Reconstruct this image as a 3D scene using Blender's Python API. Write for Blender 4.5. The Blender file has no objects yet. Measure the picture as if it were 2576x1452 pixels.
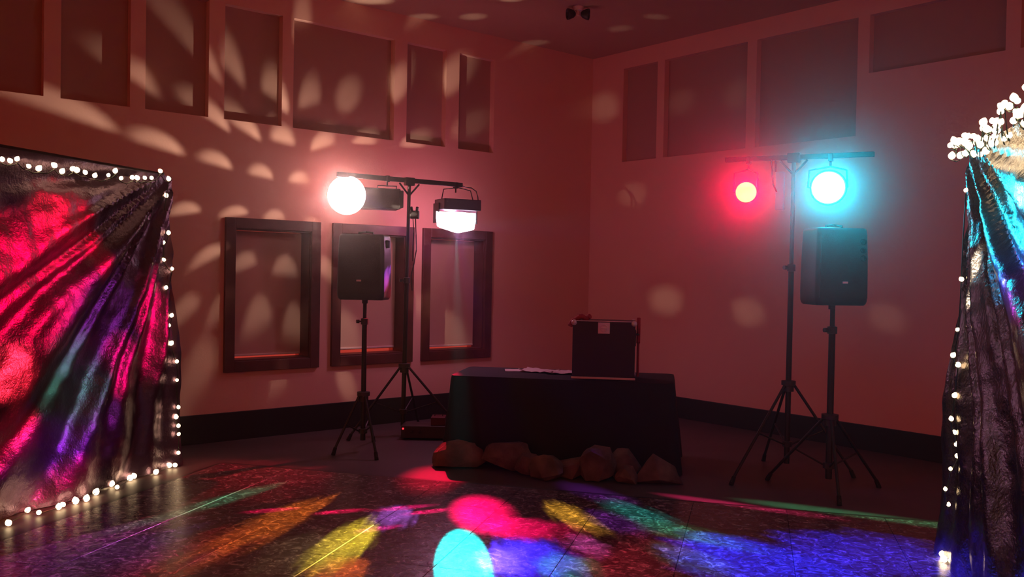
import bpy, bmesh, math, random
from mathutils import Vector, Matrix, noise
random.seed(7)
C = bpy.context.scene.collection
S = bpy.context.scene
V = Vector

# ---------------------------------------------------------------- camera
cd = bpy.data.cameras.new('camera'); cam = bpy.data.objects.new('camera', cd); C.objects.link(cam); S.camera = cam
cd.sensor_width = 36.0; cd.lens = 2263 / 2576 * 36; cd.clip_start = .05
pitch = -math.atan(41 / 2263); roll = math.atan(.0185)
F = V((0, math.cos(pitch), math.sin(pitch))); R0 = V((1, 0, 0)); U0 = R0.cross(F)
Rt = math.cos(roll) * R0 + math.sin(roll) * U0; Up = -math.sin(roll) * R0 + math.cos(roll) * U0
M = Matrix((Rt, Up, -F)).transposed().to_4x4(); M.translation = V((0, 0, 1.65)); cam.matrix_world = M

# ---------------------------------------------------------------- colour, world
S.view_settings.view_transform = 'Standard'; S.view_settings.look = 'None'
S.view_settings.exposure = 0.0; S.view_settings.gamma = 1.0; S.view_settings.use_curve_mapping = False
w = bpy.data.worlds.new('dim_hall'); S.world = w; w.use_nodes = True
w.node_tree.nodes['Background'].inputs[0].default_value = (1.0, .085, .055, 1)
w.node_tree.nodes['Background'].inputs[1].default_value = .40
S.cycles.use_denoising = True
HAZE = .0026
S.cycles.use_adaptive_sampling = True; S.cycles.adaptive_threshold = .08; S.cycles.adaptive_min_samples = 16
S.cycles.max_bounces = 5; S.cycles.diffuse_bounces = 3; S.cycles.glossy_bounces = 3; S.cycles.volume_bounces = 0
S.cycles.sample_clamp_indirect = 4.0; S.cycles.sample_clamp_direct = 0

def lamp(name, kind, loc, color, energy, size=.3, target=None, angle=None, blend=.5):
    d = bpy.data.lights.new(name, kind); d.color = color; d.energy = energy
    if kind in ('POINT', 'SPOT'): d.shadow_soft_size = size
    if kind == 'SPOT': d.spot_size = angle; d.spot_blend = blend
    o = bpy.data.objects.new(name, d); C.objects.link(o); o.location = loc
    if target is not None: o.rotation_euler = (V(target) - V(loc)).to_track_quat('-Z', 'Y').to_euler()
    return o
# unseen fill lamps added high behind the camera; wash for the ceiling's glow
lamp('hall_fill', 'POINT', (-1.5, 1.0, 3.9), (1, .15, .075), 35, .5)
lamp('hall_fill', 'POINT', (4.0, 2.0, 3.9), (1, .16, .085), 35, .5)
lamp('ceiling_wash', 'SPOT', (-1.75, 8.3, 2.5), (1, .42, .16), 18, .05, (-1.4, 7.6, 4.4), 1.5, 1)

# ---------------------------------------------------------------- show beams: spot lamps with a gobo mask
WHITE = [[-1.84, 8.48, 2.38, -3.824, 7.574, 3.014, 0.069, 0.118, 1.97], [-1.84, 8.48, 2.38, -3.194, 8.1, 2.787, 0.076, 0.142, 2.04], [-1.84, 8.48, 2.38, -2.787, 8.44, 2.67, 0.11, 0.181, 1.55], [-1.84, 8.48, 2.38, -2.445, 8.725, 2.594, 0.183, 0.247, 1.19], [-1.84, 8.48, 2.38, -2.142, 8.977, 2.565, 0.206, 0.273, 1.06], [-1.84, 8.48, 2.38, -3.442, 7.997, 3.434, 0.07, 0.143, 1.36], [-1.84, 8.48, 2.38, -2.949, 8.408, 3.188, 0.096, 0.162, 1.26], [-1.84, 8.48, 2.38, -2.567, 8.623, 3.027, 0.145, 0.186, 1.54], [-1.84, 8.48, 2.38, -2.278, 8.864, 2.975, 0.18, 0.216, 1.45], [-1.84, 8.48, 2.38, -1.952, 9.136, 2.963, 0.153, 0.201, 1.54], [-1.84, 8.48, 2.38, -3.097, 8.285, 3.906, 0.094, 0.147, 0.76], [-1.84, 8.48, 2.38, -2.735, 8.587, 3.696, 0.096, 0.178, 1.22], [-1.84, 8.48, 2.38, -2.383, 8.881, 3.49, 0.113, 0.181, 1.39], [-1.84, 8.48, 2.38, -2.086, 9.128, 3.456, 0.109, 0.189, 1.17], [-1.84, 8.48, 2.38, -3.011, 8.253, 2.188, 0.067, 0.133, 1.47], [-1.84, 8.48, 2.38, -2.649, 8.555, 2.186, 0.133, 0.172, 1.16], [-1.84, 8.48, 2.38, -2.339, 8.813, 2.171, 0.193, 0.221, 0.88], [-1.84, 8.48, 2.38, -2.027, 9.074, 2.141, 0.139, 0.144, 0.58], [-1.84, 8.48, 2.38, -2.836, 8.398, 1.779, 0.089, 0.146, 1.42], [-1.84, 8.48, 2.38, -2.621, 8.799, 1.73, 0.123, 0.175, 0.86], [-1.84, 8.48, 2.38, -2.29, 9.076, 1.696, 0.14, 0.206, 0.81], [-1.84, 8.48, 2.38, -1.895, 9.184, 1.668, 0.103, 0.21, 1.05], [-1.84, 8.48, 2.38, -3.016, 8.248, 1.266, 0.053, 0.143, 0.85], [-1.84, 8.48, 2.38, -2.758, 8.463, 1.281, 0.058, 0.146, 0.62], [-1.84, 8.48, 2.38, -2.505, 8.896, 1.23, 0.11, 0.192, 0.75], [-1.84, 8.48, 2.38, -2.21, 9.142, 1.144, 0.093, 0.184, 0.68], [-1.84, 8.48, 2.38, -2.289, 8.855, 0.588, 0.056, 0.071, 0.65], [-1.84, 8.48, 2.38, -2.926, 8.323, 0.693, 0.067, 0.201, 0.63], [-1.84, 8.48, 2.38, -2.135, 8.983, 4.197, 0.067, 0.125, 0.99], [-1.5, 8.3, 2.4, -1.581, 9.446, 2.982, 0.11, 0.13, 1.24], [-1.5, 8.3, 2.4, -1.076, 9.971, 3.093, 0.07, 0.109, 0.92], [-1.5, 8.3, 2.4, -1.748, 9.411, 3.461, 0.103, 0.166, 0.77], [-1.5, 8.3, 2.4, -1.271, 9.705, 3.647, 0.061, 0.15, 1.02], [-1.5, 8.3, 2.4, -0.707, 10.175, 3.854, 0.047, 0.133, 0.94], [-1.5, 8.3, 2.4, -1.752, 9.524, 0.965, 0.106, 0.188, 0.69], [-1.5, 8.3, 2.4, -0.717, 10.388, 0.97, 0.057, 0.139, 0.72], [-1.5, 8.3, 2.4, -1.071, 9.872, 1.303, 0.044, 0.133, 0.53], [-1.5, 8.3, 2.4, -1.71, 9.338, 0.461, 0.061, 0.075, 0.71], [-1.5, 8.3, 2.4, -0.487, 10.463, 3.369, 0.043, 0.108, 0.38], [-1.5, 8.3, 2.4, -1.477, 9.533, 2.149, 0.09, 0.134, 0.27], [-1.5, 8.3, 2.4, 1.122, 11.426, 1.393, 0.078, 0.09, 0.31], [-1.5, 8.3, 2.4, 1.815, 10.596, 1.356, 0.073, 0.096, 0.31], [-1.5, 8.3, 2.4, 2.548, 9.717, 1.268, 0.054, 0.082, 0.28], [-1.5, 8.3, 2.4, 3.551, 8.515, 1.283, 0.037, 0.065, 0.19], [-1.5, 8.3, 2.4, 0.261, 12.459, 2.781, 0.082, 0.073, 0.15], [-1.5, 8.3, 2.4, 1.449, 11.035, 2.626, 0.073, 0.085, 0.18], [-1.5, 8.3, 2.4, 1.124, 11.423, 3.758, 0.072, 0.1, 0.24], [-1.5, 8.3, 2.4, 1.87, 10.53, 3.655, 0.057, 0.077, 0.14], [-1.5, 8.3, 2.4, 2.373, 9.927, 3.639, 0.053, 0.085, 0.14], [-1.5, 8.3, 2.4, 0.914, 11.676, 2.723, 0.051, 0.062, 0.16], [-1.5, 8.3, 2.4, -1.506, 9.228, 4.4, 0.12, 0.111, 1.1], [-1.5, 8.3, 2.4, -1.015, 9.796, 4.4, 0.076, 0.068, 0.38], [-1.5, 8.3, 2.4, -0.475, 9.761, 4.4, 0.068, 0.064, 0.4], [-1.5, 8.3, 2.4, 0.217, 10.821, 4.4, 0.059, 0.045, 0.27], [-1.5, 8.3, 2.4, 1.157, 10.124, 4.4, 0.048, 0.04, 0.19], [-1.5, 8.3, 2.4, -0.066, 9.035, 4.4, 0.072, 0.078, 1.03], [-1.5, 8.3, 2.4, 1.479, 9.633, 4.4, 0.032, 0.044, 0.19]]
COLOR = [[-0.57, 9.0, 2.1, -1.499, 5.752, 0.0, 0.0427, 0.0996, [1, 0.2, 0.015], 0.8, 1], [-0.57, 9.0, 2.1, -1.799, 5.088, 0.0, 0.0543, 0.0693, [0.8, 0.03, 0.03], 0.3, 1], [-0.57, 9.0, 2.1, -0.976, 5.347, 0.0, 0.0354, 0.0644, [1, 0.75, 0.04], 1.1, 1], [-0.57, 9.0, 2.1, -0.771, 5.942, 0.0, 0.0404, 0.0456, [0.4, 0.1, 0.65], 0.55, 1], [-0.57, 9.0, 2.1, -0.17, 6.111, 0.0, 0.0584, 0.0732, [1, 0, 0.1], 1.6, 0], [-0.57, 9.0, 2.1, 0.085, 5.721, -0.0, 0.057, 0.0337, [1, 0, 0.12], 1.0, 1], [-0.57, 9.0, 2.1, -0.247, 5.037, 0.0, 0.03, 0.0623, [0, 1, 1], 2.4, 0], [-0.57, 9.0, 2.1, 0.435, 6.023, 0.0, 0.0344, 0.0588, [1, 0.5, 0.04], 1.0, 1], [-0.57, 9.0, 2.1, 0.335, 5.65, 0.0, 0.0493, 0.0319, [0.8, 0, 0.1], 0.5, 1], [-0.57, 9.0, 2.1, 0.487, 5.373, 0.0, 0.0254, 0.0281, [0.8, 0.1, 0.55], 0.7, 1], [-0.57, 9.0, 2.1, 0.17, 5.117, 0.0, 0.0559, 0.0419, [0.04, 0.02, 1], 1.5, 1], [-0.57, 9.0, 2.1, 0.901, 6.104, 0.0, 0.0414, 0.0632, [0, 0.5, 0.45], 0.55, 1], [-1.45, 8.3, 2.4, 1.165, 5.659, 0.0, 0.0362, 0.0552, [0.1, 0.55, 0.25], 0.5, 1], [-0.57, 9.0, 2.1, 0.715, 5.898, 0.0, 0.0404, 0.0469, [0.25, 0.02, 0.55], 0.4, 1], [-0.57, 9.0, 2.1, 0.632, 4.985, 0.0, 0.064, 0.043, [0.7, 0.02, 0.05], 0.4, 1], [-0.57, 9.0, 2.1, 0.903, 5.437, 0.0, 0.0513, 0.0327, [0.6, 0.02, 0.05], 0.25, 1], [-1.45, 8.3, 2.4, 1.484, 5.101, 0.0, 0.0907, 0.0634, [0.01, 0.02, 1], 2.6, 1], [-1.45, 8.3, 2.4, 2.155, 5.246, 0.0, 0.0943, 0.0513, [0.03, 0.02, 0.9], 1.8, 1], [-0.57, 9.0, 2.1, 1.063, 5.147, 0.0, 0.0374, 0.0335, [0.25, 0.5, 0.3], 0.35, 1], [-0.57, 9.0, 2.1, 0.342, 4.955, 0.0, 0.0377, 0.0243, [0.05, 0.6, 0.3], 0.5, 1], [-0.57, 9.0, 2.1, -0.614, 7.13, 0.0, 0.0889, 0.1328, [1, 0, 0.04], 0.5, 0], [-0.57, 9.0, 2.1, -2.063, 7.054, 0.0, 0.2478, 0.1309, [0.7, 0.015, 0.03], 0.3, 1], [-0.57, 9.0, 2.1, -2.492, 5.119, 0.0, 0.1351, 0.0725, [0.3, 0.05, 0.5], 0.3, 1], [-0.57, 9.0, 2.1, -2.054, 6.186, 0.0, 0.0289, 0.1084, [0.05, 0.7, 0.35], 0.3, 1], [-1.45, 8.3, 2.4, 1.637, 6.449, 0.0, 0.0208, 0.0833, [1, 0.04, 0.2], 0.8, 0], [-1.45, 8.3, 2.4, 2.489, 6.212, 0.0, 0.0237, 0.0936, [0.1, 0.6, 0.25], 0.6, 0], [1.93, 7.4, 2.35, 0.658, 6.688, 0.0, 0.1627, 0.0538, [0.25, 0.03, 0.6], 0.2, 0], [-0.57, 9.0, 2.1, -1.174, 5.125, 0.0, 0.0562, 0.0477, [0.5, 0.35, 0.15], 0.2, 1], [-0.57, 9.0, 2.1, -2.43, 5.602, 0.0, 0.0681, 0.0811, [0.6, 0.05, 0.1], 0.2, 1], [-0.57, 9.0, 2.1, -0.034, 5.049, 0.0, 0.0333, 0.0259, [0.1, 0.05, 0.9], 0.6, 1], [-0.57, 9.0, 2.1, -0.912, 4.834, 0.0, 0.0321, 0.024, [1, 0.15, 0.02], 0.6, 1], [1.93, 7.4, 2.35, -1.613, 6.031, 0.0, 0.0123, 0.0224, [1, 0, 0.1], 1.5, 0], [1.93, 7.4, 2.35, -1.145, 6.034, 0.0, 0.0134, 0.0265, [1, 0, 0.1], 1.3, 0], [1.93, 7.4, 2.35, -0.719, 6.165, 0.0, 0.0147, 0.0376, [1, 0, 0.2], 1.4, 0], [1.93, 7.4, 2.35, -0.546, 6.075, -0.0, 0.015, 0.035, [1, 0, 0.15], 1.4, 0], [1.93, 7.4, 2.35, -0.831, 5.645, 0.0, 0.0137, 0.0261, [1, 0, 0.25], 1.0, 0], [1.93, 7.4, 2.35, -3.056, 6.288, 1.996, 0.0488, 0.0488, [1, 0.01, 0.04], 0.9, 0], [1.93, 7.4, 2.35, -3.036, 6.365, 1.805, 0.0588, 0.0588, [1, 0.0, 0.04], 1.1, 0], [1.93, 7.4, 2.35, -3.122, 6.045, 1.579, 0.0757, 0.0757, [1, 0, 0.06], 1.1, 0], [1.93, 7.4, 2.35, -3.208, 5.723, 1.578, 0.0549, 0.0733, [1, 0, 0.05], 0.7, 0], [1.93, 7.4, 2.35, -3.19, 5.792, 0.937, 0.0288, 0.036, [1, 0.03, 0.05], 2.2, 0], [1.93, 7.4, 2.35, -3.189, 5.796, 0.512, 0.0353, 0.0353, [1, 0.01, 0.06], 1.6, 0], [1.93, 7.4, 2.35, -2.816, 7.182, 1.201, 0.0368, 0.0818, [1, 0, 0.12], 1.1, 0], [1.93, 7.4, 2.35, -2.912, 6.823, 0.886, 0.0295, 0.0491, [0.9, 0, 0.14], 0.8, 0], [1.93, 7.4, 2.35, -3.042, 6.34, 0.822, 0.0565, 0.0659, [0.05, 0.5, 0.25], 0.35, 0], [1.93, 7.4, 2.35, -3.174, 5.852, 1.242, 0.0734, 0.0734, [0.7, 0, 0.05], 0.5, 0], [1.93, 7.4, 2.35, -3.118, 6.06, 0.343, 0.0626, 0.0447, [0.3, 0.03, 0.8], 0.6, 0], [1.93, 7.4, 2.35, -2.981, 6.567, 1.261, 0.0784, 0.0981, [0.25, 0.03, 0.4], 0.3, 0], [1.93, 7.4, 2.35, -3.089, 6.167, 0.074, 0.0531, 0.0319, [1, 0, 0.12], 1.6, 0], [1.93, 7.4, 2.35, -3.187, 5.801, 0.072, 0.0515, 0.0343, [1, 0.3, 0.08], 0.8, 0], [1.93, 7.4, 2.35, -2.967, 6.621, 1.727, 0.016, 0.04, [1, 0, 0.03], 1.4, 0], [1.93, 7.4, 2.35, -3.01, 6.46, 0.406, 0.0556, 0.0556, [0.3, 0.02, 0.4], 0.3, 0], [-0.57, 9.0, 2.1, 2.581, 5.05, 1.709, 0.0059, 0.0395, [1, 0.85, 0.6], 2.5, 0], [-0.57, 9.0, 2.1, 2.515, 4.806, 2.173, 0.0288, 0.0576, [0, 0.9, 0.9], 2, 0], [-0.57, 9.0, 2.1, 2.393, 4.351, 2.107, 0.0363, 0.0218, [0, 1, 0.9], 2, 0], [-0.57, 9.0, 2.1, 2.466, 4.623, 1.951, 0.0469, 0.0657, [0, 0.45, 1], 3, 0], [-0.57, 9.0, 2.1, 2.375, 4.285, 1.779, 0.0359, 0.0539, [0.02, 0.1, 1], 3, 0], [-0.57, 9.0, 2.1, 2.345, 4.173, 1.629, 0.0265, 0.0353, [0.8, 0.02, 0.5], 1, 0]]
def beam(src, tgt, hu, hv, color, irr, style):
    """style 0 clean soft ellipse, 1 streaky ellipse, 2 half disc dome up"""
    o_ = V(src); t_ = V(tgt); d = (t_ - o_).length
    L = bpy.data.lights.new('show_beam', 'SPOT')
    L.energy = irr * 4 * math.pi * d * d; L.color = color; L.shadow_soft_size = .008
    L.spot_size = min(2.6, 2 * math.atan(1.35 * max(hu, hv))); L.spot_blend = 0
    L.use_nodes = True; nt = L.node_tree; N = nt.nodes; K = nt.links
    em = next(n for n in N if n.type == 'EMISSION')
    tc = N.new('ShaderNodeTexCoord'); sp = N.new('ShaderNodeSeparateXYZ'); K.new(tc.outputs['Normal'], sp.inputs[0])
    def m(op, a, b=None):
        n = N.new('ShaderNodeMath'); n.operation = op
        for i, x in enumerate((a, b)):
            if x is None: continue
            if isinstance(x, (int, float)): n.inputs[i].default_value = x
            else: K.new(x, n.inputs[i])
        return n.outputs[0]
    az = m('ABSOLUTE', sp.outputs[2])
    u = m('DIVIDE', m('DIVIDE', sp.outputs[0], az), hu); v = m('DIVIDE', m('DIVIDE', sp.outputs[1], az), hv)
    if style == 2: v = m('ADD', v, VOFF)
    r = m('SQRT', m('ADD', m('MULTIPLY', u, u), m('MULTIPLY', v, v)))
    if style == 1:
        cb = N.new('ShaderNodeCombineXYZ'); K.new(m('MULTIPLY', u, 2.2), cb.inputs[0]); K.new(m('MULTIPLY', v, .9), cb.inputs[1]); cb.inputs[2].default_value = (src[0] + tgt[0] * 7.1 + tgt[1] * 3.3) % 50
        nz = N.new('ShaderNodeTexNoise'); nz.inputs['Scale'].default_value = 1.6; nz.inputs['Detail'].default_value = 4; K.new(cb.outputs[0], nz.inputs['Vector'])
        r = m('ADD', r, m('MULTIPLY', m('SUBTRACT', nz.outputs[0], .5), 1.1))
    def ramp(x, a, b):
        n = N.new('ShaderNodeMapRange'); n.interpolation_type = 'SMOOTHSTEP'; K.new(x, n.inputs[0])
        n.inputs[1].default_value = a; n.inputs[2].default_value = b; n.inputs[3].default_value = 0; n.inputs[4].default_value = 1
        return n.outputs[0]
    f = m('SUBTRACT', 1, ramp(r, .35 if style != 2 else .55, 1.15))
    if style == 2: f = m('MULTIPLY', f, ramp(v, -.22, .3))
    K.new(f, em.inputs['Strength'])
    o = bpy.data.objects.new('show_beam', L); C.objects.link(o); o.location = o_
    o.rotation_euler = (t_ - o_).to_track_quat('-Z', 'Y').to_euler()
VOFF = .5; KW = 1.9; KC = 20.0; KD = 4.2
for x, y, z, a, b, c, hu, hv, br in WHITE: beam((x, y, z), (a, b, c), hu, hv * .78 if x < -1.6 else hv * (.62 if a < 0 else .5), (1, .76, .60), br * KW * (1 if a < 0 or c > 4.3 else .55) * (1 if c > 2 or a > 0 else .8), 2 if x < -1.6 else 0)
for x, y, z, a, b, c, hu, hv, col, br, st in COLOR: beam((x, y, z), (a, b, c), hu * 1.1, hv * 1.1, col, br * (KC if c < .02 else KD), st)  # beams above floor level are added to put coloured patches on the foil

# ---------------------------------------------------------------- helpers
def mat(name, col, rough=.6, metal=0.0, bump=0, bscale=40, spec=.5, var=0, vscale=6, emit=None, es=0, coat=0):
    m = bpy.data.materials.new(name); m.use_nodes = True; N = m.node_tree.nodes; K = m.node_tree.links
    p = N['Principled BSDF']; p.inputs['Base Color'].default_value = (*col, 1); p.inputs['Roughness'].default_value = rough
    p.inputs['Metallic'].default_value = metal; p.inputs['Specular IOR Level'].default_value = spec; p.inputs['Coat Weight'].default_value = coat
    tc = N.new('ShaderNodeTexCoord')
    if var:
        nz = N.new('ShaderNodeTexNoise'); nz.inputs['Scale'].default_value = vscale; nz.inputs['Detail'].default_value = 6; K.new(tc.outputs['Object'], nz.inputs['Vector'])
        mr = N.new('ShaderNodeMapRange'); mr.inputs[1].default_value = .3; mr.inputs[2].default_value = .7; mr.inputs[3].default_value = 1 - var; mr.inputs[4].default_value = 1 + var; K.new(nz.outputs[0], mr.inputs[0])
        vm = N.new('ShaderNodeVectorMath'); vm.operation = 'SCALE'; vm.inputs[0].default_value = col; K.new(mr.outputs[0], vm.inputs['Scale']); K.new(vm.outputs[0], p.inputs['Base Color'])
    if bump:
        nb = N.new('ShaderNodeTexNoise'); nb.inputs['Scale'].default_value = bscale; nb.inputs['Detail'].default_value = 4; K.new(tc.outputs['Object'], nb.inputs['Vector'])
        b = N.new('ShaderNodeBump'); b.inputs['Strength'].default_value = bump; b.inputs['Distance'].default_value = .01; K.new(nb.outputs[0], b.inputs['Height']); K.new(b.outputs[0], p.inputs['Normal'])
    if emit: p.inputs['Emission Color'].default_value = (*emit, 1); p.inputs['Emission Strength'].default_value = es
    return m
def obj(name, bm, m, parent=None, smooth=False, **kw):
    bmesh.ops.recalc_face_normals(bm, faces=bm.faces[:])
    me = bpy.data.meshes.new(name); bm.to_mesh(me); bm.free()
    if smooth:
        for f in me.polygons: f.use_smooth = True
        me.set_sharp_from_angle(angle=math.radians(40))
    for x in (m if isinstance(m, list) else [m]): me.materials.append(x)
    o = bpy.data.objects.new(name, me); C.objects.link(o)
    if parent is not None:
        o.parent = parent; o.matrix_parent_inverse = PW(parent).inverted()
    for k, v in kw.items(): o[k] = v
    return o
def PW(o):
    m = Matrix.LocRotScale(o.location, o.rotation_euler, None)
    return m if o.parent is None else PW(o.parent) @ o.matrix_parent_inverse @ m
def thing(name, label, cat, loc=(0, 0, 0), group=None, kind=None):
    o = bpy.data.objects.new(name, None); C.objects.link(o); o.location = loc; o.empty_display_size = .1
    if label: o['label'] = label; o['category'] = cat
    if group: o['group'] = group
    if kind: o['kind'] = kind
    return o
def BM(): return bmesh.new()
def box(bm, c, ex, ey, ez, hx, hy, hz, bev=0, seg=2):
    """oriented box: centre, unit axes, half sizes"""
    c = V(c); ex = V(ex); ey = V(ey); ez = V(ez)
    t = bmesh.new(); bmesh.ops.create_cube(t, size=2)
    for v in t.verts: v.co = V((v.co.x * hx, v.co.y * hy, v.co.z * hz))
    if bev: bmesh.ops.bevel(t, geom=t.edges[:], offset=bev, segments=seg, profile=.5, affect='EDGES')
    for v in t.verts: v.co = c + ex * v.co.x + ey * v.co.y + ez * v.co.z
    me = bpy.data.meshes.new('t'); t.to_mesh(me); t.free(); bm.from_mesh(me); bpy.data.meshes.remove(me)
X, Y, Z = V((1, 0, 0)), V((0, 1, 0)), V((0, 0, 1))
def frame(d):
    d = V(d).normalized(); a = Z if abs(d.z) < .9 else X
    u = d.cross(a).normalized(); return u, d.cross(u).normalized(), d
def cyl(bm, a, b, r1, r2=None, n=16, cap=True):
    r2 = r1 if r2 is None else r2; a = V(a); b = V(b); u, v, _ = frame(b - a); rings = []
    for p, r in ((a, r1), (b, r2)):
        rings.append([bm.verts.new(p + (u * math.cos(t) + v * math.sin(t)) * r) for t in [2 * math.pi * i / n for i in range(n)]])
    for i in range(n): bm.faces.new((rings[0][i], rings[0][(i + 1) % n], rings[1][(i + 1) % n], rings[1][i]))
    if cap: bm.faces.new(rings[0][::-1]); bm.faces.new(rings[1])
def tube(bm, pts, r, n=8):
    pts = [V(p) for p in pts]; rings = []
    for i, p in enumerate(pts):
        d = pts[min(i + 1, len(pts) - 1)] - pts[max(i - 1, 0)]
        u, v, _ = frame(d if d.length > 1e-6 else Z)
        rings.append([bm.verts.new(p + (u * math.cos(t) + v * math.sin(t)) * r) for t in [2 * math.pi * k / n for k in range(n)]])
    for A_, B_ in zip(rings, rings[1:]):
        # match the closest start vertex so the tube does not twist
        k0 = min(range(n), key=lambda k: (B_[k].co - A_[0].co - (pts[0] - pts[0])).length)
        for k in range(n):
            f = (A_[k], A_[(k + 1) % n], B_[(k0 + k + 1) % n], B_[(k0 + k) % n])
            try: bm.faces.new(f)
            except ValueError: pass
    bm.faces.new(rings[0]); bm.faces.new(rings[-1])
def lathe(bm, o, d, prof, n=24):
    """prof: (distance along d, radius)"""
    o = V(o); u, v, d = frame(d); rings = []
    for h, r in prof:
        rings.append([bm.verts.new(o + d * h + (u * math.cos(t) + v * math.sin(t)) * max(r, 1e-4)) for t in [2 * math.pi * i / n for i in range(n)]])
    for A_, B_ in zip(rings, rings[1:]):
        for i in range(n): bm.faces.new((A_[i], A_[(i + 1) % n], B_[(i + 1) % n], B_[i]))
    bm.faces.new(rings[0][::-1]); bm.faces.new(rings[-1])

# ---------------------------------------------------------------- materials
M_wall = mat('painted_wall', (.74, .46, .35), .75, bump=.08, bscale=60)
M_ceil = mat('ceiling_paint', (.52, .36, .26), .8, bump=.1, bscale=50)
M_base = mat('black_baseboard', (.018, .017, .018), .5)
M_wood = mat('dark_window_wood', (.095, .03, .024), .45, bump=.1, bscale=30, var=.25)
M_shade = mat('roller_shade', (.56, .36, .28), .8, bump=.05, bscale=200)
M_shade2 = mat('high_window_shade', (.42, .26, .20), .85, bump=.05, bscale=200)
M_rail = mat('shade_rail', (.72, .6, .5), .4)
M_black = mat('black_powdercoat', (.022, .02, .02), .42)
M_blackp = mat('black_plastic', (.045, .042, .042), .38, bump=.12, bscale=150)
M_rubber = mat('black_rubber', (.012, .012, .012), .8)
M_grille = mat('speaker_grille', (.06, .055, .05), .5, metal=.3, bump=.5, bscale=260)
M_metal = mat('brushed_metal', (.85, .80, .78), .35, metal=.2)
M_cloth = mat('black_tablecloth', (.014, .013, .017), .85, bump=.15, bscale=120)
M_case = mat('black_case_laminate', (.014, .012, .018), .42, bump=.05, bscale=90)
M_paper = mat('white_paper', (.82, .76, .74), .6)
M_redcl = mat('dark_red_fabric', (.42, .02, .03), .75, bump=.3, bscale=60)
M_rock = mat('brown_rock', (.15, .10, .075), .8, bump=.9, bscale=14, var=.45, vscale=7)
M_cable = mat('black_cable', (.02, .02, .02), .5)
M_wire = mat('string_light_wire', (.03, .05, .03), .5)
M_table = mat('table_plastic', (.5, .48, .44), .5)
M_grey = mat('pale_grey_box', (.50, .48, .47), .5)
def glow(name, col, s):
    m = bpy.data.materials.new(name); m.use_nodes = True; N = m.node_tree.nodes; N.remove(N['Principled BSDF'])
    e = N.new('ShaderNodeEmission'); e.inputs[0].default_value = (*col, 1); e.inputs[1].default_value = s
    m.node_tree.links.new(e.outputs[0], N['Material Output'].inputs[0]); m.cycles.emission_sampling = 'NONE'
    return m
M_bulb = glow('warm_mini_bulb', (1, .68, .36), 9); M_bulb.cycles.emission_sampling = 'NONE'
M_gw = glow('white_hot_lens', (1, .93, .95), 5)
M_gp = glow('pink_white_lens', (1, .80, .95), 4.5)
M_gr = glow('red_lamp_lens', (1, .14, .025), 12)
M_gc = glow('cyan_lamp_lens', (.12, .9, 1), 12)
M_led = glow('red_led', (1, .02, .03), 3)

# ---------------------------------------------------------------- room
CN = V((.987, 11.588, 0)); DL = V((-.7674, -.6412, 0)); DR = V((.6412, -.7674, 0))
def LP(s, z, off=0): return CN + DL * s + DR * off + Z * z      # a point on the left wall
def RP(s, z, off=0): return CN + DR * s + DL * off + Z * z      # a point on the right wall
HC = 4.4
bm = BM(); box(bm, CN + (DL + DR) * 8 - Z * .1, DL, DR, Z, 8.6, 8.6, .1); M_floor = mat('grey_floor', (.085, .065, .068), .5, bump=.1, bscale=25, var=.15, vscale=2)
obj('floor', bm, M_floor, kind='structure')
bm = BM(); box(bm, CN + (DL + DR) * 7 + Z * (HC + .1), DL, DR, Z, 7.3, 7.3, .1); obj('ceiling', bm, M_ceil, kind='structure')
def wall(name, P, length, holes, off_axis, along):
    bm = BM(); T = .3
    xs = sorted({-.3 if name == 'wall_left' else 0.0, length, *[h[0] for h in holes], *[h[1] for h in holes]})
    zs = sorted({0.0, HC, *[h[2] for h in holes], *[h[3] for h in holes]})
    G = {}
    def vt(x, z, o):
        k = (round(x, 4), round(z, 4), o)
        if k not in G: G[k] = bm.verts.new(P(x, z, o))
        return G[k]
    solid = {}
    for i in range(len(xs) - 1):
        for j in range(len(zs) - 1):
            mx, mz = (xs[i] + xs[i + 1]) / 2, (zs[j] + zs[j + 1]) / 2
            solid[i, j] = not any(h[0] < mx < h[1] and h[2] < mz < h[3] for h in holes)
    for (i, j), s in solid.items():
        if not s: continue
        x0, x1, z0, z1 = xs[i], xs[i + 1], zs[j], zs[j + 1]
        for o in (0, -T): bm.faces.new([vt(x0, z0, o), vt(x1, z0, o), vt(x1, z1, o), vt(x0, z1, o)])
        for (di, dj, a, b) in ((-1, 0, (x0, z0), (x0, z1)), (1, 0, (x1, z0), (x1, z1)), (0, -1, (x0, z0), (x1, z0)), (0, 1, (x0, z1), (x1, z1))):
            if not solid.get((i + di, j + dj), False):
                bm.faces.new([vt(*a, 0), vt(*b, 0), vt(*b, -T), vt(*a, -T)])
    return obj(name, bm, M_wall, kind='structure')
low = [(3.94, 4.73), (2.81, 3.60), (1.72, 2.49)]
upL = [(1.61, 2.12), (2.30, 2.82), (2.98, 4.15), (4.27, 4.85), (5.0, 5.57), (5.70, 6.26), (6.39, 7.5), (7.65, 8.8)]
upR = [(.54, 1.09, 3.04), (1.20, 2.36, 3.04), (2.48, 3.64, 3.04), (3.76, 5.0, 3.63), (5.12, 6.4, 3.63)]
wall('wall_left', LP, 14, [(a, b, .75, 2.02) for a, b in low] + [(a, b, 3.04, 4.12) for a, b in upL], DR, DL)
wall('wall_right', RP, 14, [(a, b, z, 4.19) for a, b, z in upR], DL, DR)
n = 0
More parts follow.
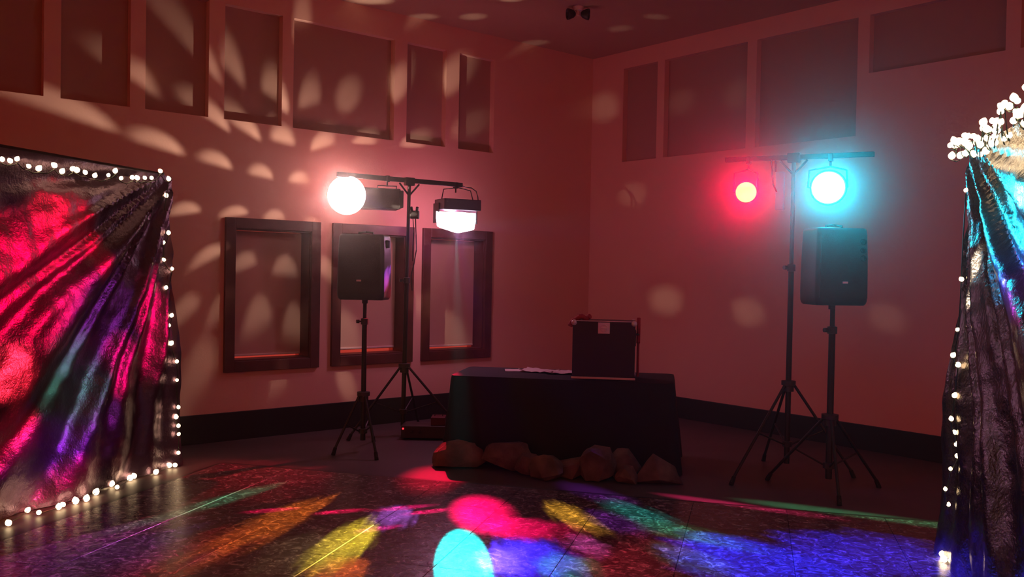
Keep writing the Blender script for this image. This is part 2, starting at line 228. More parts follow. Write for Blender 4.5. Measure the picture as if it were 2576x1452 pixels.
for a, b in low:
    n += 1; w_ = thing('window_%d' % n, None, None, LP((a + b) / 2, .65, 0), kind='structure')
    bm = BM()
    for (s0, s1, z0, z1) in ((a - .1, a, .65, 2.12), (b, b + .1, .65, 2.12), (a, b, .65, .75), (a, b, 2.02, 2.12)):
        box(bm, LP((s0 + s1) / 2, (z0 + z1) / 2, .012), DL, DR, Z, (s1 - s0) / 2, .022, (z1 - z0) / 2, .004)
    for (s0, s1, z0, z1) in ((a, a + .012, .75, 2.02), (b - .012, b, .75, 2.02), (a + .012, b - .012, .75, .762), (a + .012, b - .012, 2.008, 2.02)):
        box(bm, LP((s0 + s1) / 2, (z0 + z1) / 2, -.1), DL, DR, Z, (s1 - s0) / 2, .0995, (z1 - z0) / 2)
    obj('window_frame', bm, M_wood, w_)
    bm = BM(); box(bm, LP((a + b) / 2, 1.40, -.178), DL, DR, Z, (b - a) / 2 - .013, .003, .605); obj('roller_shade', bm, M_shade, w_)
    bm = BM(); box(bm, LP((a + b) / 2, .79 if n != 2 else .81, -.172), DL, DR, Z, (b - a) / 2 - .02, .012, .010, .004); obj('shade_bottom_rail', bm, M_rail, w_)
for P, L_, z1 in ((LP, [(a, b, 3.04) for a, b in upL], 4.12), (RP, upR, 4.19)):
    for a, b, z0 in L_:
        n += 1; w_ = thing('window_%d' % n, None, None, P((a + b) / 2, z0, 0), kind='structure')
        bm = BM(); e1, e2 = (DL, DR) if P is LP else (DR, DL)
        box(bm, P((a + b) / 2, (z0 + z1) / 2, -.088), e1, e2, Z, (b - a) / 2, .008, (z1 - z0) / 2); obj('window_shade', bm, M_shade2, w_)
bm = BM(); box(bm, LP(7, .135, .012), DL, DR, Z, 7, .012, .135, .003); obj('baseboard_left', bm, M_base, kind='structure')
bm = BM(); box(bm, RP(7.012, .12, .012), DR, DL, Z, 6.985, .012, .12, .003); obj('baseboard_right', bm, M_base, kind='structure')

# ceiling fitting with two dark round heads
t = thing('ceiling_fitting', 'small ceiling fitting with two dark round heads', 'ceiling fitting', (.63, 9.34, 4.4))
bm = BM(); cyl(bm, (.63, 9.34, 4.4), (.63, 9.34, 4.36), .06, .05, 20); cyl(bm, (.63, 9.34, 4.36), (.63, 9.34, 4.31), .02); obj('mount', bm, M_rail, t, True)
for sx in (-1, 1):
    bm = BM(); o_ = V((.63 + sx * .03, 9.34, 4.33)); d_ = V((sx * 1, -.25, -.12)).normalized()
    lathe(bm, o_, d_, [(0, .02), (.02, .04), (.07, .058), (.085, .058), (.085, .048), (.07, .04)]); obj('lamp_head', bm, M_black, t, True)

# ---------------------------------------------------------------- dance floor
E1 = V((.966, -.26, 0)).normalized(); E2 = V((.26, .966, 0)).normalized()          # across, away
def mat_dance():
    m = bpy.data.materials.new('polished_dance_floor'); m.use_nodes = True; N = m.node_tree.nodes; K = m.node_tree.links; p = N['Principled BSDF']
    tc = N.new('ShaderNodeTexCoord'); mp = N.new('ShaderNodeMapping'); K.new(tc.outputs['Object'], mp.inputs[0])
    mp.inputs['Rotation'].default_value = (0, 0, math.radians(15)); mp.inputs['Scale'].default_value = (1, 1, 1)
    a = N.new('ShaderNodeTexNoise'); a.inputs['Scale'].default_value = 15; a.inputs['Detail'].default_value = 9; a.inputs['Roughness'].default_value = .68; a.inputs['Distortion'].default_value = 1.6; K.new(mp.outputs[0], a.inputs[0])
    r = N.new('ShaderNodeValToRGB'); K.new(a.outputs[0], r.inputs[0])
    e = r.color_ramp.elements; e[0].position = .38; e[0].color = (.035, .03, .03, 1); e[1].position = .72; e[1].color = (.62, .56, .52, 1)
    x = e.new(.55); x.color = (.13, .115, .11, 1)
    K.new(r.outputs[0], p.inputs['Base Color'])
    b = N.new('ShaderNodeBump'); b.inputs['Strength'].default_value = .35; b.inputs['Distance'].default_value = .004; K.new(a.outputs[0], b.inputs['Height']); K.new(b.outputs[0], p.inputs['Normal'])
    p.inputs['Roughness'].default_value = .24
    return m
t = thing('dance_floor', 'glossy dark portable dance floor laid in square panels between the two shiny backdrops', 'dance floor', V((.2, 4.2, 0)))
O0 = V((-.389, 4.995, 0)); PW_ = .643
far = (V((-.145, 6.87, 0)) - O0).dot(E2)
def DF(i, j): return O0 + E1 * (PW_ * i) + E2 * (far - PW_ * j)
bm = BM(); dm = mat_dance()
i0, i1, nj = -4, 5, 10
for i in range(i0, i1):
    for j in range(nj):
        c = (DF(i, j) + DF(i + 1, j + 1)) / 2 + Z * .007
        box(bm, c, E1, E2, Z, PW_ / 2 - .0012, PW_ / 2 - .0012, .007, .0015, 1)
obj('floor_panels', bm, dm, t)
bm = BM()
for p0, p1, e in ((DF(i0, 0), DF(i1, 0), E2), (DF(i0, 0), DF(i0, nj), -E1), (DF(i1, 0), DF(i1, nj), E1)):
    d = (p1 - p0).normalized(); box(bm, (p0 + p1) / 2 + e * .022 + Z * .006, d, e, Z, (p1 - p0).length / 2 + .0, .02, .006, .003, 1)
obj('edge_trim', bm, mat('dark_edge_trim', (.05, .045, .045), .4, metal=.6), t)
bm = BM(); st = [(-1.09, 5.06, -.9, 5.66), (-2.125, 5.93, -2.0, 6.5)]
for (i, j0, j1) in ((-1, 2, 4), (-3, 1, 2.6)):
    p0, p1 = DF(i, j0), DF(i, j1); box(bm, (p0 + p1) / 2 + Z * .0145, E2, E1, Z, (p1 - p0).length / 2, .004, .0015)
obj('seam_strip', bm, M_metal, t, label='thin bright metal seam strips')

# ---------------------------------------------------------------- stands
def stand(name, label, cat, base, zc, ztop, feet, r=.018, group=None, knob_z=None, top_off=(0, 0)):
    b = V(base); t = thing(name, label, cat, b, group)
    top = V((b.x + top_off[0], b.y + top_off[1], ztop)); low_ = V((b.x, b.y, .10))
    def at(z): return low_.lerp(top, (z - .1) / (ztop - .1))
    kz = knob_z or (zc + ztop) / 2
    bm = BM(); cyl(bm, low_, at(kz), r * 1.15, n=14); obj('lower_pole', bm, M_black, t, True)
    bm = BM(); cyl(bm, at(kz), top, r * .85, n=14); obj('upper_pole', bm, M_black, t, True)
    bm = BM(); lathe(bm, at(kz - .03), Z, [(0, r), (.002, r * 1.7), (.055, r * 1.7), (.06, r)], 16); obj('clamp_collar', bm, M_blackp, t, True)
    bm = BM(); k = at(kz); d = V((-1, -.4, 0)).normalized(); cyl(bm, k + d * r, k + d * (r + .035), .007); cyl(bm, k + d * (r + .03), k + d * (r + .055), .018, n=10); obj('knob', bm, M_blackp, t, True)
    bm = BM(); lathe(bm, at(zc - .05), Z, [(0, r * 1.3), (.003, r * 2.2), (.05, r * 2.2), (.055, r * 2.9), (.09, r * 2.9), (.095, r * 1.3)], 18); obj('leg_hub', bm, M_blackp, t, True)
    zb = max(.12, zc * .32)
    bm = BM(); lathe(bm, at(zb), Z, [(0, r * 1.2), (.003, r * 2), (.045, r * 2), (.048, r * 1.2)], 16); obj('brace_hub', bm, M_blackp, t, True)
    for fx, fy in feet:
        f_ = V((fx, fy, .022)); d = V((fx - b.x, fy - b.y, 0)).normalized(); h = at(zc) + d * r * 2.5
        bm = BM(); cyl(bm, h, f_, .012, n=10); lg = obj('leg', bm, M_black, t, True)
        bm = BM(); u = (h - f_).normalized(); cyl(bm, V((fx, fy, .0)) , f_ + u * .05, .019, .016, n=12); obj('rubber_foot', bm, M_rubber, lg, True)
        mid = h.lerp(f_, .5); bm = BM(); cyl(bm, at(zb + .02) + d * r * 1.7, mid, .007, n=8); obj('brace', bm, M_black, t, True)
    return t, top
def feet3(b, a0, rad): return [(b[0] + rad * math.cos(math.radians(a0 + k * 120)), b[1] + rad * math.sin(math.radians(a0 + k * 120))) for k in range(3)]

# left light stand with crossbar
LB0 = (-1.064, 8.948, 0)
t, top = stand('light_stand', 'black tripod light stand with crossbar behind the left loudspeaker', 'light stand', LB0, .68, 2.53, [(-1.55, 8.62), (-.42, 8.86), (-.95, 9.42)], .02, knob_z=1.55, top_off=(.026, 0))
bl = V((-1.68, 8.56, 2.55)); br = V((-.539, 9.35, 2.543)); bdir = (br - bl).normalized(); bside = Z.cross(bdir)
bm = BM(); box(bm, (bl + br) / 2, bdir, bside, Z, (br - bl).length / 2, .019, .023, .004); cb = obj('crossbar', bm, M_black, t)
bm = BM(); box(bm, top + Z * .0, bdir, bside, Z, .05, .03, .04, .008); 
for s in (-1, 1): cyl(bm, top - Z * .14, top + bdir * s * .11 - Z * .02, .009)
obj('crossbar_bracket', bm, M_black, t)
# right light stand with crossbar
RB0 = (2.314, 7.468, 0)
t, top = stand('light_stand', 'black tripod light stand holding the red lamp and the cyan lamp', 'light stand', RB0, .75, 2.64, [(1.761, 7.088), (2.86, 7.42), (2.28, 8.03)], .02, knob_z=1.73)
rl = V((1.814, 7.75, 2.647)); rr = V((2.874, 7.2, 2.646)); rdir = (rr - rl).normalized(); rside = Z.cross(rdir)
bm = BM(); box(bm, (rl + rr) / 2, rdir, rside, Z, (rr - rl).length / 2, .019, .02, .004); obj('crossbar', bm, M_black, t)
bm = BM(); box(bm, top, rdir, rside, Z, .05, .03, .04, .008); 
for s in (-1, 1): cyl(bm, top - Z * .14, top + rdir * s * .11 - Z * .02, .009)
obj('crossbar_bracket', bm, M_black, t)
# speaker stands
stand('speaker_stand', 'black tripod stand carrying the left loudspeaker', 'speaker stand', (-1.33, 8.147, 0), .50, 1.345, [(-1.558, 7.947 - .01), (-1.146, 7.95 - .18), (-1.30, 8.60)], .02, knob_z=1.18)
stand('speaker_stand', 'black tripod stand carrying the right loudspeaker', 'speaker stand', (2.472, 6.924, 0), .56, 1.41, [(2.10, 7.28), (2.407, 6.504), (2.93, 7.08)], .022, knob_z=1.25)

# ---------------------------------------------------------------- loudspeakers
def speaker(label, base, yaw, w, h, d, kind):
    """base = bottom centre; front faces local -Y turned by yaw"""
    b = V(base); R_ = Matrix.Rotation(yaw, 3, 'Z'); ex = R_ @ X; ey = R_ @ Y
    t = thing('loudspeaker', label, 'loudspeaker', b)
    def P(x, y, z): return b + ex * x + ey * y + Z * z
    bm = BM(); prof = []                       # plan outline: wide front, narrower back, rounded corners
    def rr_(x0, x1, y0, y1, r, k=5): pass
    outline = []
    for cx_, cy_, a0 in ((w / 2 - .05, -d / 2 + .05, -90), (w * .36, d / 2 - .06, 0), (-w * .36, d / 2 - .06, 90), (-w / 2 + .05, -d / 2 + .05, 180)):
        for k in range(6):
            a = math.radians(a0 + k * 18); outline.append((cx_ + .045 * math.cos(a), cy_ + .045 * math.sin(a)))
    levels = [(0, .90), (.012, .955), (.035, .99), (.10, 1.0), (h * .6, .985), (h - .05, .955), (h - .02, .945), (h - .006, .92), (h, .88)]
    rings = [[bm.verts.new(P(x * s, y * s, z)) for x, y in outline] for z, s in levels]
    for A_, B_ in zip(rings, rings[1:]):
        for i in range(len(outline)): bm.faces.new((A_[i], A_[(i + 1) % len(outline)], B_[(i + 1) % len(outline)], B_[i]))
    bm.faces.new(rings[0][::-1]); bm.faces.new(rings[-1]); obj('cabinet', bm, M_blackp, t, True)
    bm = BM()                                   # curved perforated grille, slightly proud of the front
    gw, g0, g1 = w * .44, .055, h - .05; cols, rows = 12, 10; gr = []
    for j in range(rows + 1):
        z = g0 + (g1 - g0) * j / rows; s = 1 - .05 * j / rows
        gr.append([bm.verts.new(P((-1 + 2 * i / cols) * gw * s, -d / 2 * s - .012 + .014 * abs(-1 + 2 * i / cols) ** 4 - .004 * math.sin(math.pi * j / rows), z)) for i in range(cols + 1)])
    back = [[bm.verts.new(v.co + ey * .016) for v in row] for row in gr]
    for j in range(rows):
        for i in range(cols):
            bm.faces.new((gr[j][i], gr[j][i + 1], gr[j + 1][i + 1], gr[j + 1][i])); bm.faces.new((back[j][i], back[j + 1][i], back[j + 1][i + 1], back[j][i + 1]))
    for j in range(rows):
        for i in (0, cols): bm.faces.new((gr[j][i], gr[j + 1][i], back[j + 1][i], back[j][i]))
    for i in range(cols):
        for j in (0, rows): bm.faces.new((gr[j][i], gr[j][i + 1], back[j][i + 1], back[j][i]))
    g = obj('grille', bm, M_grille, t, True)
    bm = BM(); box(bm, P(0, -d / 2 - .014, h * .295), ex, ey, Z, .022, .003, .008, .002); obj('badge', bm, M_metal, g, label='small silver badge')
    bm = BM(); pts = [P(-.07, 0, h - .008), P(-.065, 0, h + .02), P(0, 0, h + .026), P(.065, 0, h + .02), P(.07, 0, h - .008)]; tube(bm, pts, .010); obj('top_handle', bm, M_black, t, True)
    bm = BM(); lathe(bm, P(0, 0, -.035), Z, [(0, .026), (.03, .026), (.032, .05), (.037, .05)], 18); obj('pole_socket', bm, M_blackp, t, True)
    if kind == 'ports':
        for k in range(3):
            bm = BM(); c = P(w * .33, -d / 2 - .008, h - .105 - k * .062); lathe(bm, c + ey * .008, -ey, [(0, .024), (.010, .024), (.012, .018), (.004, .017)], 16); obj('port', bm, M_rubber, t, True)
    else:
        for z in (.30, .32):
            pass
        bm = BM(); box(bm, P(w * .475, -.03, h * .86), ex, ey, Z, .012, .03, .035, .006); obj('side_handle', bm, M_rubber, t)
    return t
speaker('black loudspeaker on a tripod in front of the middle window', (-1.33, 8.147, 1.378), math.radians(-9), .45, .585, .34, 'side')
speaker('black loudspeaker on a tripod under the cyan lamp', (2.465, 6.924, 1.445), math.radians(10), .44, .585, .34, 'ports')

# ---------------------------------------------------------------- show lights
def yoke(bm, c, ex, half, up, drop):
    """U-shaped bracket: two arms and a top plate"""
    box(bm, c + Z * up, ex, Z.cross(ex), Z, half + .006, .014, .004)
    for s in (-1, 1): box(bm, c + ex * s * (half + .003) + Z * (up - drop) / 2, ex, Z.cross(ex), Z, .003, .014, (up + drop) / 2)
def clamp(bm, p, ex):
    box(bm, p, ex, Z.cross(ex), Z, .018, .028, .032, .006); cyl(bm, p - Z * .03, p - Z * .075, .008)
    cyl(bm, p + Z.cross(ex) * .028, p + Z.cross(ex) * .06, .006)
# white moonflower-style effect light at the left end of the left bar
fw = V((-.12, -1, -.05)).normalized()
t = thing('effect_light', 'white-hot effect light hanging from the left end of the left crossbar', 'stage light', (-1.45, 8.78, 2.36))
hx = V((1, .30, 0)).normalized(); hy = Z.cross(hx)
hc = V((-1.37, 8.80, 2.34))
bm = BM(); box(bm, hc, hx, hy, Z, .25, .12, .10, .012); h_ = obj('housing', bm, M_blackp, t)
bm = BM(); box(bm, hc + hx * .255, hx, hy, Z, .022, .125, .085, .008); obj('end_panel', bm, M_black, t)
bm = BM(); lc = V((-1.602, 8.66, 2.36)); lathe(bm, lc - fw * .06, fw, [(0, .12), (.03, .165), (.06, .18), (.066, .18), (.066, .17), (.05, .165)], 32); obj('lens_ring', bm, M_black, t, True)
bm = BM(); lathe(bm, lc - fw * .01, fw, [(0, .165), (.02, .188), (.04, .185), (.07, .16), (.10, .115), (.12, .06), (.126, .005)], 32); obj('dome_lens', bm, M_gw, t, True)
bm = BM(); clamp(bm, V((-1.246, 8.86, 2.545)), bdir); obj('clamp', bm, M_black, t)
bm = BM(); yoke(bm, V((-1.246, 8.85, 2.36)), hx, .09, .115, .02); obj('yoke', bm, M_black, t)
# pink arc light at the right end of the left bar
t = thing('effect_light', 'pink-white effect light with a curved lens band right of the left crossbar', 'stage light', (-.57, 9.2, 2.2))
ax = V((.386, .2, 0)).normalized(); ay = Z.cross(ax); pc = V((-.57, 9.22, 2.29))
bm = BM(); box(bm, pc + Z * .035, ax, ay, Z, .205, .13, .055, .008); obj('housing', bm, mat('dark_violet_housing', (.06, .045, .08), .45), t)
def arcp(a, z, r=.20): return pc - ay * -.02 + ax * (math.sin(a) * r * 1.03) - ay * (math.cos(a) * r * .55 - 0) + Z * z
bm = BM(); cols = 20; ga = []
for k in range(cols + 1):
    a = -math.pi / 2 + math.pi * k / cols; c_ = math.cos(a)
    ga.append([bm.verts.new(arcp(a, zz, rr) - ax * .012) for zz, rr in ((-.035 - .035 * c_, .212), (-.11 - .035 * c_, .212), (-.185 - .05 * c_, .20), (-.195 - .055 * c_, .10), (-.035, .10))])
for A_, B_ in zip(ga, ga[1:]):
    for i in range(5): bm.faces.new((A_[i], A_[(i + 1) % 5], B_[(i + 1) % 5], B_[i]))
bm.faces.new(ga[0]); bm.faces.new(ga[-1][::-1]); obj('curved_lens', bm, M_gp, t, True)
for k in (-1, 1):
    bm = BM(); box(bm, pc + ax * k * .212 - Z * .05 + ay * .06, ax, ay, Z, .006, .07, .10, .003); obj('side_plate', bm, M_black, t)
bm = BM(); tube(bm, [pc + ax * -.18 + Z * .09, pc + ax * -.16 + Z * .19, pc + Z * .215, pc + ax * .14 + Z * .19, pc + ax * .17 + Z * .09], .006); obj('yoke', bm, M_black, t, True)
bm = BM(); clamp(bm, V((-.60, 9.308, 2.535)), bdir); obj('clamp', bm, M_black, t)
# par cans on the right stand
def par(label, c, r, lens, aim, clampx, name_lens):
    c = V(c); d = (V(aim) - c).normalized(); t = thing('par_can', label, 'stage light', c)
    bm = BM(); lathe(bm, c - d * .24, d, [(0, r * .5), (.02, r * .62), (.10, r * .8), (.16, r * .98), (.24, r * 1.06), (.245, r * 1.06), (.245, r * .98), (.2, r * .93)], 28); obj('can', bm, M_black, t, True)
    bm = BM(); lathe(bm, c - d * .02, d, [(0, r * .94), (.008, r * .92), (.02, r * .6), (.024, .004)], 28); obj('lens', bm, lens, t, True)
    ex = d.cross(Z).normalized(); bm = BM(); m_ = c - d * .10
    top_ = V((clampx[0], clampx[1], 2.60)); 
    for s in (-1, 1):
        tube(bm, [m_ + ex * s * (r * .95), m_ + ex * s * (r * 1.12), V((m_.x, m_.y, 2.52)) + ex * s * r * 1.05, V((top_.x, top_.y, 2.56))], .008, 6)
    obj('yoke', bm, M_black, t, True)
    bm = BM(); clamp(bm, V((clampx[0], clampx[1], 2.635)), rdir); obj('clamp', bm, M_black, t)
    return c, d
par('red par can hanging from the left end of the right crossbar', (1.933, 7.5, 2.351), .088, M_gr, (.3, 0, 1.6), (1.99, 7.66), 0)
par('cyan par can hanging from the right crossbar above the loudspeaker', (2.505, 7.18, 2.37), .135, M_gc, (.5, 0, 1.6), (2.58, 7.355), 0)
t = thing('dimmer_box', 'pale grey narrow box hanging between the red lamp and the stand pole', 'box', (2.22, 7.50, 2.3))
bm = BM(); box(bm, (2.225, 7.53, 2.37), rdir, rside, Z, .035, .03, .16, .008); obj('box_body', bm, M_grey, t)
bm = BM(); cyl(bm, (2.19, 7.555, 2.53), (2.19, 7.555, 2.64), .008); obj('hanger', bm, M_black, t)
bm = BM(); tube(bm, [(2.15, 7.55, 2.63), (2.155, 7.52, 2.5), (2.16, 7.51, 2.42), (2.19, 7.51, 2.36)], .007, 6)
c_ = obj('cable', bm, M_cable, None, True, label='short black cable dangling from the right crossbar by the grey box', category='cable')
# small control box and cables on left stand
t = thing('control_box', 'small dark control box with two knobs on the left light stand pole', 'control box', (-1.0, 8.90, 2.2))
bm = BM(); box(bm, (-.975, 8.90, 2.20), X, Y, Z, .045, .03, .04, .008); obj('box_body', bm, M_blackp, t)
for s in (-1, 1):
    bm = BM(); cyl(bm, (-.975 + s * .025, 8.87, 2.24), (-.975 + s * .03, 8.85, 2.27), .014); obj('knob', bm, M_black, t, True)
bm = BM(); tube(bm, [(-.55, 9.34, 2.54), (-.50, 9.34, 2.52), (-.44, 9.34, 2.515), (-.39, 9.32, 2.48), (-.37, 9.30, 2.42), (-.365, 9.30, 2.36)], .006, 6)
obj('cable', bm, M_cable, None, True, label='thin cable looping from the left crossbar end down to the pink light', category='cable')
bm = BM(); tube(bm, [(-.965, 8.89, 2.16), (-.955, 8.87, 2.0), (-.95, 8.87, 1.85), (-.97, 8.88, 1.72), (-1.0, 8.9, 1.6), (-.985, 8.88, 1.45)], .006, 6)
tube(bm, [(-.99, 8.89, 2.16), (-.975, 8.86, 2.02), (-.985, 8.88, 1.9), (-.985, 8.88, 1.74)], .005, 6)
obj('cable', bm, M_cable, None, True, label='black cable hanging from the control box along the left light stand pole', category='cable')
# light of these lamps; the point lamps near them are added fill
lamp('white_light', 'SPOT', lc + fw * .16, (1, .55, .50), 260, .09, (-.2, 0, 1.65), .8, 1)
lamp('white_fill', 'POINT', (-1.60, 9.0, 2.44), (1, .26, .23), 5.5, .08)
lamp('pink_light', 'SPOT', pc - Z * .27 - ay * .1, (1, .35, .75), 16, .08, pc - Z * 3 - ay * 1.2, 2.9, .5)
lamp('pink_fill', 'POINT', pc - Z * .08 + ay * .20, (1, .22, .45), 12, .06)
for nm, p_, col_, ew, es in (('red', (1.933, 7.5, 2.351), (1, .0, .06), 60, 520), ('cyan', (2.505, 7.18, 2.37), (0, .72, 1), 60, 620)):
    p_ = V(p_); a_ = V((.4, 0, 1.65)); s_ = p_ + (a_ - p_).normalized() * .05
    lamp(nm + '_light', 'SPOT', s_, col_, ew, .05, (-1.6, 3, .5) if nm == 'red' else (1.5, 2, .5), 1.3, 1)
    lamp(nm + '_halo_spot', 'SPOT', s_, col_, es, .05, a_, .7, 1)  # extra narrow lamp toward the camera, added for the halo
lamp('cyan_fill', 'POINT', (2.44, 6.60, 2.30), (.0, .38, 1), 5.5, .05)  # added point hanging free ahead of the speaker, lights its front blue
lamp('red_fill', 'POINT', (1.98, 7.72, 2.42), (1, .04, .09), 6, .05)

# ---------------------------------------------------------------- table, cloth, case
TA = math.radians(-10); tx = V((math.cos(TA), math.sin(TA), 0)); ty = Z.cross(tx); T0 = V((.42, 7.60, 0)); TC = T0 + ty * .38
t = thing('folding_table', 'long folding table standing under the black cloth', 'table', TC)
bm = BM(); box(bm, TC + Z * .722, tx, ty, Z, .90, .36, .018, .008); obj('tabletop', bm, M_table, t)
for sx in (-1, 1):
    for sy in (-1, 1):
        p = TC + tx * sx * .78 + ty * sy * .28; bm = BM(); cyl(bm, p, p + Z * .704, .014); obj('leg', bm, M_metal, t, True)
def cloth():
    bm = BM(); hx_, hy_ = .945, .385; out = []; r = .05
    for (sx, sy, a0) in ((1, -1, -90), (1, 1, 0), (-1, 1, 90), (-1, -1, 180)):
        nxt = None
        for k in range(7):
            a = math.radians(a0 + k * 15); out.append((sx * (hx_ - r) + r * math.cos(a), sy * (hy_ - r) + r * math.sin(a), math.cos(a), math.sin(a)))
    dense = []
    for i in range(len(out)):
        a, b = out[i], out[(i + 1) % len(out)]; L_ = math.hypot(b[0] - a[0], b[1] - a[1]); k = max(1, int(L_ / .035))
        for q in range(k): dense.append([a[j] + (b[j] - a[j]) * q / k for j in range(4)])
    per = 0; rows = []
    hs = [.750, .749, .744, .735, .70, .62, .5, .38, .26, .14, .06, .004]
    for h in hs:
        row = []; per = 0
        for i, (x, y, nx, ny) in enumerate(dense):
            per = i * .035; q = (.75 - h) / .75
            corner_ = min(1, max(0, (abs(x) - hx_ + .22) / .2)) * min(1, max(0, (abs(y) - hy_ + .22) / .2))
            o_ = -.012 * (h > .7495) + .004 + .006 * min(1, q * 30) + q * (.012 + .075 * corner_) + q ** 1.2 * .016 * math.sin(per * 13 + 2 * math.sin(per * 1.7)) + q * .012 * noise.noise(V((x * 5, y * 5, h * 3)))
            o_ = max(o_, .002 + .004 * (h < .7495))
            p = TC + tx * (x + nx * o_) + ty * (y + ny * o_) + Z * (h + (.0 if h > .01 else .0)); row.append(bm.verts.new(p))
        rows.append(row)
    for A_, B_ in zip(rows, rows[1:]):
        for i in range(len(A_)): bm.faces.new((A_[i], A_[(i + 1) % len(A_)], B_[(i + 1) % len(A_)], B_[i]))
    bm.faces.new(rows[0])
    return bm
obj('tablecloth', cloth(), M_cloth, None, True, label='black floor-length cloth draped over the long table in the corner', category='tablecloth')
# road case
ca = math.radians(-7); cx_ = V((math.cos(ca), math.sin(ca), 0)); cy_ = Z.cross(cx_); CB = V((.785, 7.615, .752)) + cy_ * .16
t = thing('road_case', 'upright black equipment case with silver corners and latch on the table', 'equipment case', CB)
cw, cdp, ch = .265, .15, .49
bm = BM(); box(bm, CB + Z * (ch / 2 + .008), cx_, cy_, Z, cw, cdp, ch / 2, .006); obj('case_body', bm, M_case, t)
for sx in (-1, 1):
    for sy in (-1, 1):
        for z in ((ch, ) if sy < 0 else (ch, .03)):
            bm = BM(); bmesh.ops.create_icosphere(bm, subdivisions=2, radius=.026, matrix=Matrix.Translation(CB + cx_ * sx * (cw - .012) + cy_ * sy * (cdp - .008) + Z * (z - .01))); obj('ball_corner', bm, M_metal, t, True)
bm = BM(); box(bm, CB - cy_ * (cdp + .003) + Z * (ch - .052), cx_, cy_, Z, .050, .003, .048, .003)
l_ = obj('latch_plate', bm, M_metal, t, label='square silver latch plate')
bm = BM(); lathe(bm, CB - cy_ * (cdp + .006) + Z * (ch - .052), -cy_, [(0, .034), (.006, .034), (.008, .028), (.003, .026)], 20); box(bm, CB - cy_ * (cdp + .014) + Z * (ch - .052), cx_, cy_, Z, .022, .004, .007, .002); obj('twist_handle', bm, M_metal, l_, True)
bm = BM(); box(bm, CB - cy_ * (cdp + .004) + Z * .012, cx_, cy_, Z, cw + .006, .006, .009, .002); obj('edge_strip', bm, M_metal, t, label='silver edge strip along the bottom')
bm = BM(); box(bm, CB - cy_ * (cdp + .001) + Z * (ch + .006), cx_, cy_, Z, cw - .03, .004, .003, .001); obj('edge_strip', bm, M_metal, t)
bm = BM(); box(bm, CB + cx_ * (cw + .004) + Z * (ch * .72), cy_, cx_, Z, .06, .004, .07, .004); tube(bm, [CB + cx_ * (cw + .006) + cy_ * -.05 + Z * ch * .78, CB + cx_ * (cw + .03) + cy_ * -.045 + Z * ch * .78, CB + cx_ * (cw + .03) + cy_ * .045 + Z * ch * .78, CB + cx_ * (cw + .006) + cy_ * .05 + Z * ch * .78], .008, 6); obj('side_handle', bm, M_black, t)
# red cloth bunched over the case's back left corner, and the red strap on the right
bm = BM(); cc = CB + cy_ * .0 - cx_ * (cw - .02) + Z * (ch + .012)
def blob(bm, c, sx, sy, sz, sd, amp=.25, fr=2.2, sub=3, flat=0):
    g = bmesh.ops.create_icosphere(bm, subdivisions=sub, radius=1)
    for v in g['verts']:
        n_ = v.co.normalized(); k = 1 + amp * noise.noise(n_ * fr + V((sd, sd * .7, 0))); p = n_ * k
        v.co = V(c) + V((p.x * sx, p.y * sy, max(p.z, -flat) * sz if flat else p.z * sz))
pts = []
for i in range(15):
    q = i / 14; pts.append(CB - cx_ * (cw + .028 - .17 * q) + cy_ * (-.05 + .02 * math.sin(q * 9)) + Z * (ch - .045 + .075 * min(1, q * 3.0) + .012 * math.sin(q * 14) - .0 * q))
tube(bm, pts, .022, 10); tube(bm, [p + cy_ * .045 - Z * .004 for p in pts[:12]], .02, 10)
obj('red_cloth', bm, M_redcl, None, True, label='dark red rolled cloth over the top left corner of the black case', category='cloth')
bm = BM(); 
tube(bm, [CB + cx_ * (cw + .03) + cy_ * .10 + Z * (.30 + .22 * q / 8) + cy_ * .015 * math.sin(q) for q in range(9)], .017, 10)
tube(bm, [CB + cx_ * (cw + .03) + cy_ * .10 + Z * (.30 - .29 * q / 8) + cy_ * .015 * math.sin(q * .7) for q in range(9)], .011, 8)
obj('red_strap', bm, M_redcl, None, True, label='dark red strap standing against the right side of the black case', category='strap')
# papers
specs = [(.10, 8.22, .15, .10, 12, 0, 'flat white paper at the left end of the sheets on the table'), (.26, 8.16, .16, .11, -14, 1, 'crumpled white paper in the middle of the sheets on the table'), (.44, 8.06, .13, .11, 8, 2, 'white paper lying next to the black case')]
for (x, y, a, b, deg, k, lab) in specs:
    bm = BM(); R_ = Matrix.Rotation(math.radians(deg) + TA, 3, 'Z'); g = []
    for i in range(13):
        g.append([]);
        for j in range(9):
            u, v = -1 + 2 * i / 12, -1 + 2 * j / 8; z = .753 + k * .002 + (.004 + .028 * (k > 0)) * (abs(noise.noise(V((u * 1.7, v * 1.3, k * 5.1)))) + .35 * max(0, u * u * v * v) * (k > 0))
            g[-1].append(bm.verts.new(V((x, y, z)) + R_ @ V((u * a, v * b, 0))))
    g2 = [[bm.verts.new(v.co + Z * .0012) for v in r_] for r_ in g]
    for i in range(12):
        for j in range(8): bm.faces.new((g[i][j], g[i][j + 1], g[i + 1][j + 1], g[i + 1][j])); bm.faces.new((g2[i][j], g2[i + 1][j], g2[i + 1][j + 1], g2[i][j + 1]))
    for i in range(12):
        for j in (0, 8): bm.faces.new((g[i][j], g[i + 1][j], g2[i + 1][j], g2[i][j]))
    for j in range(8):
        for i in (0, 12): bm.faces.new((g[i][j], g[i][j + 1], g2[i][j + 1], g2[i][j]))
    obj('paper_sheet', bm, M_paper, None, True, label=lab, category='paper', group='papers on the table')
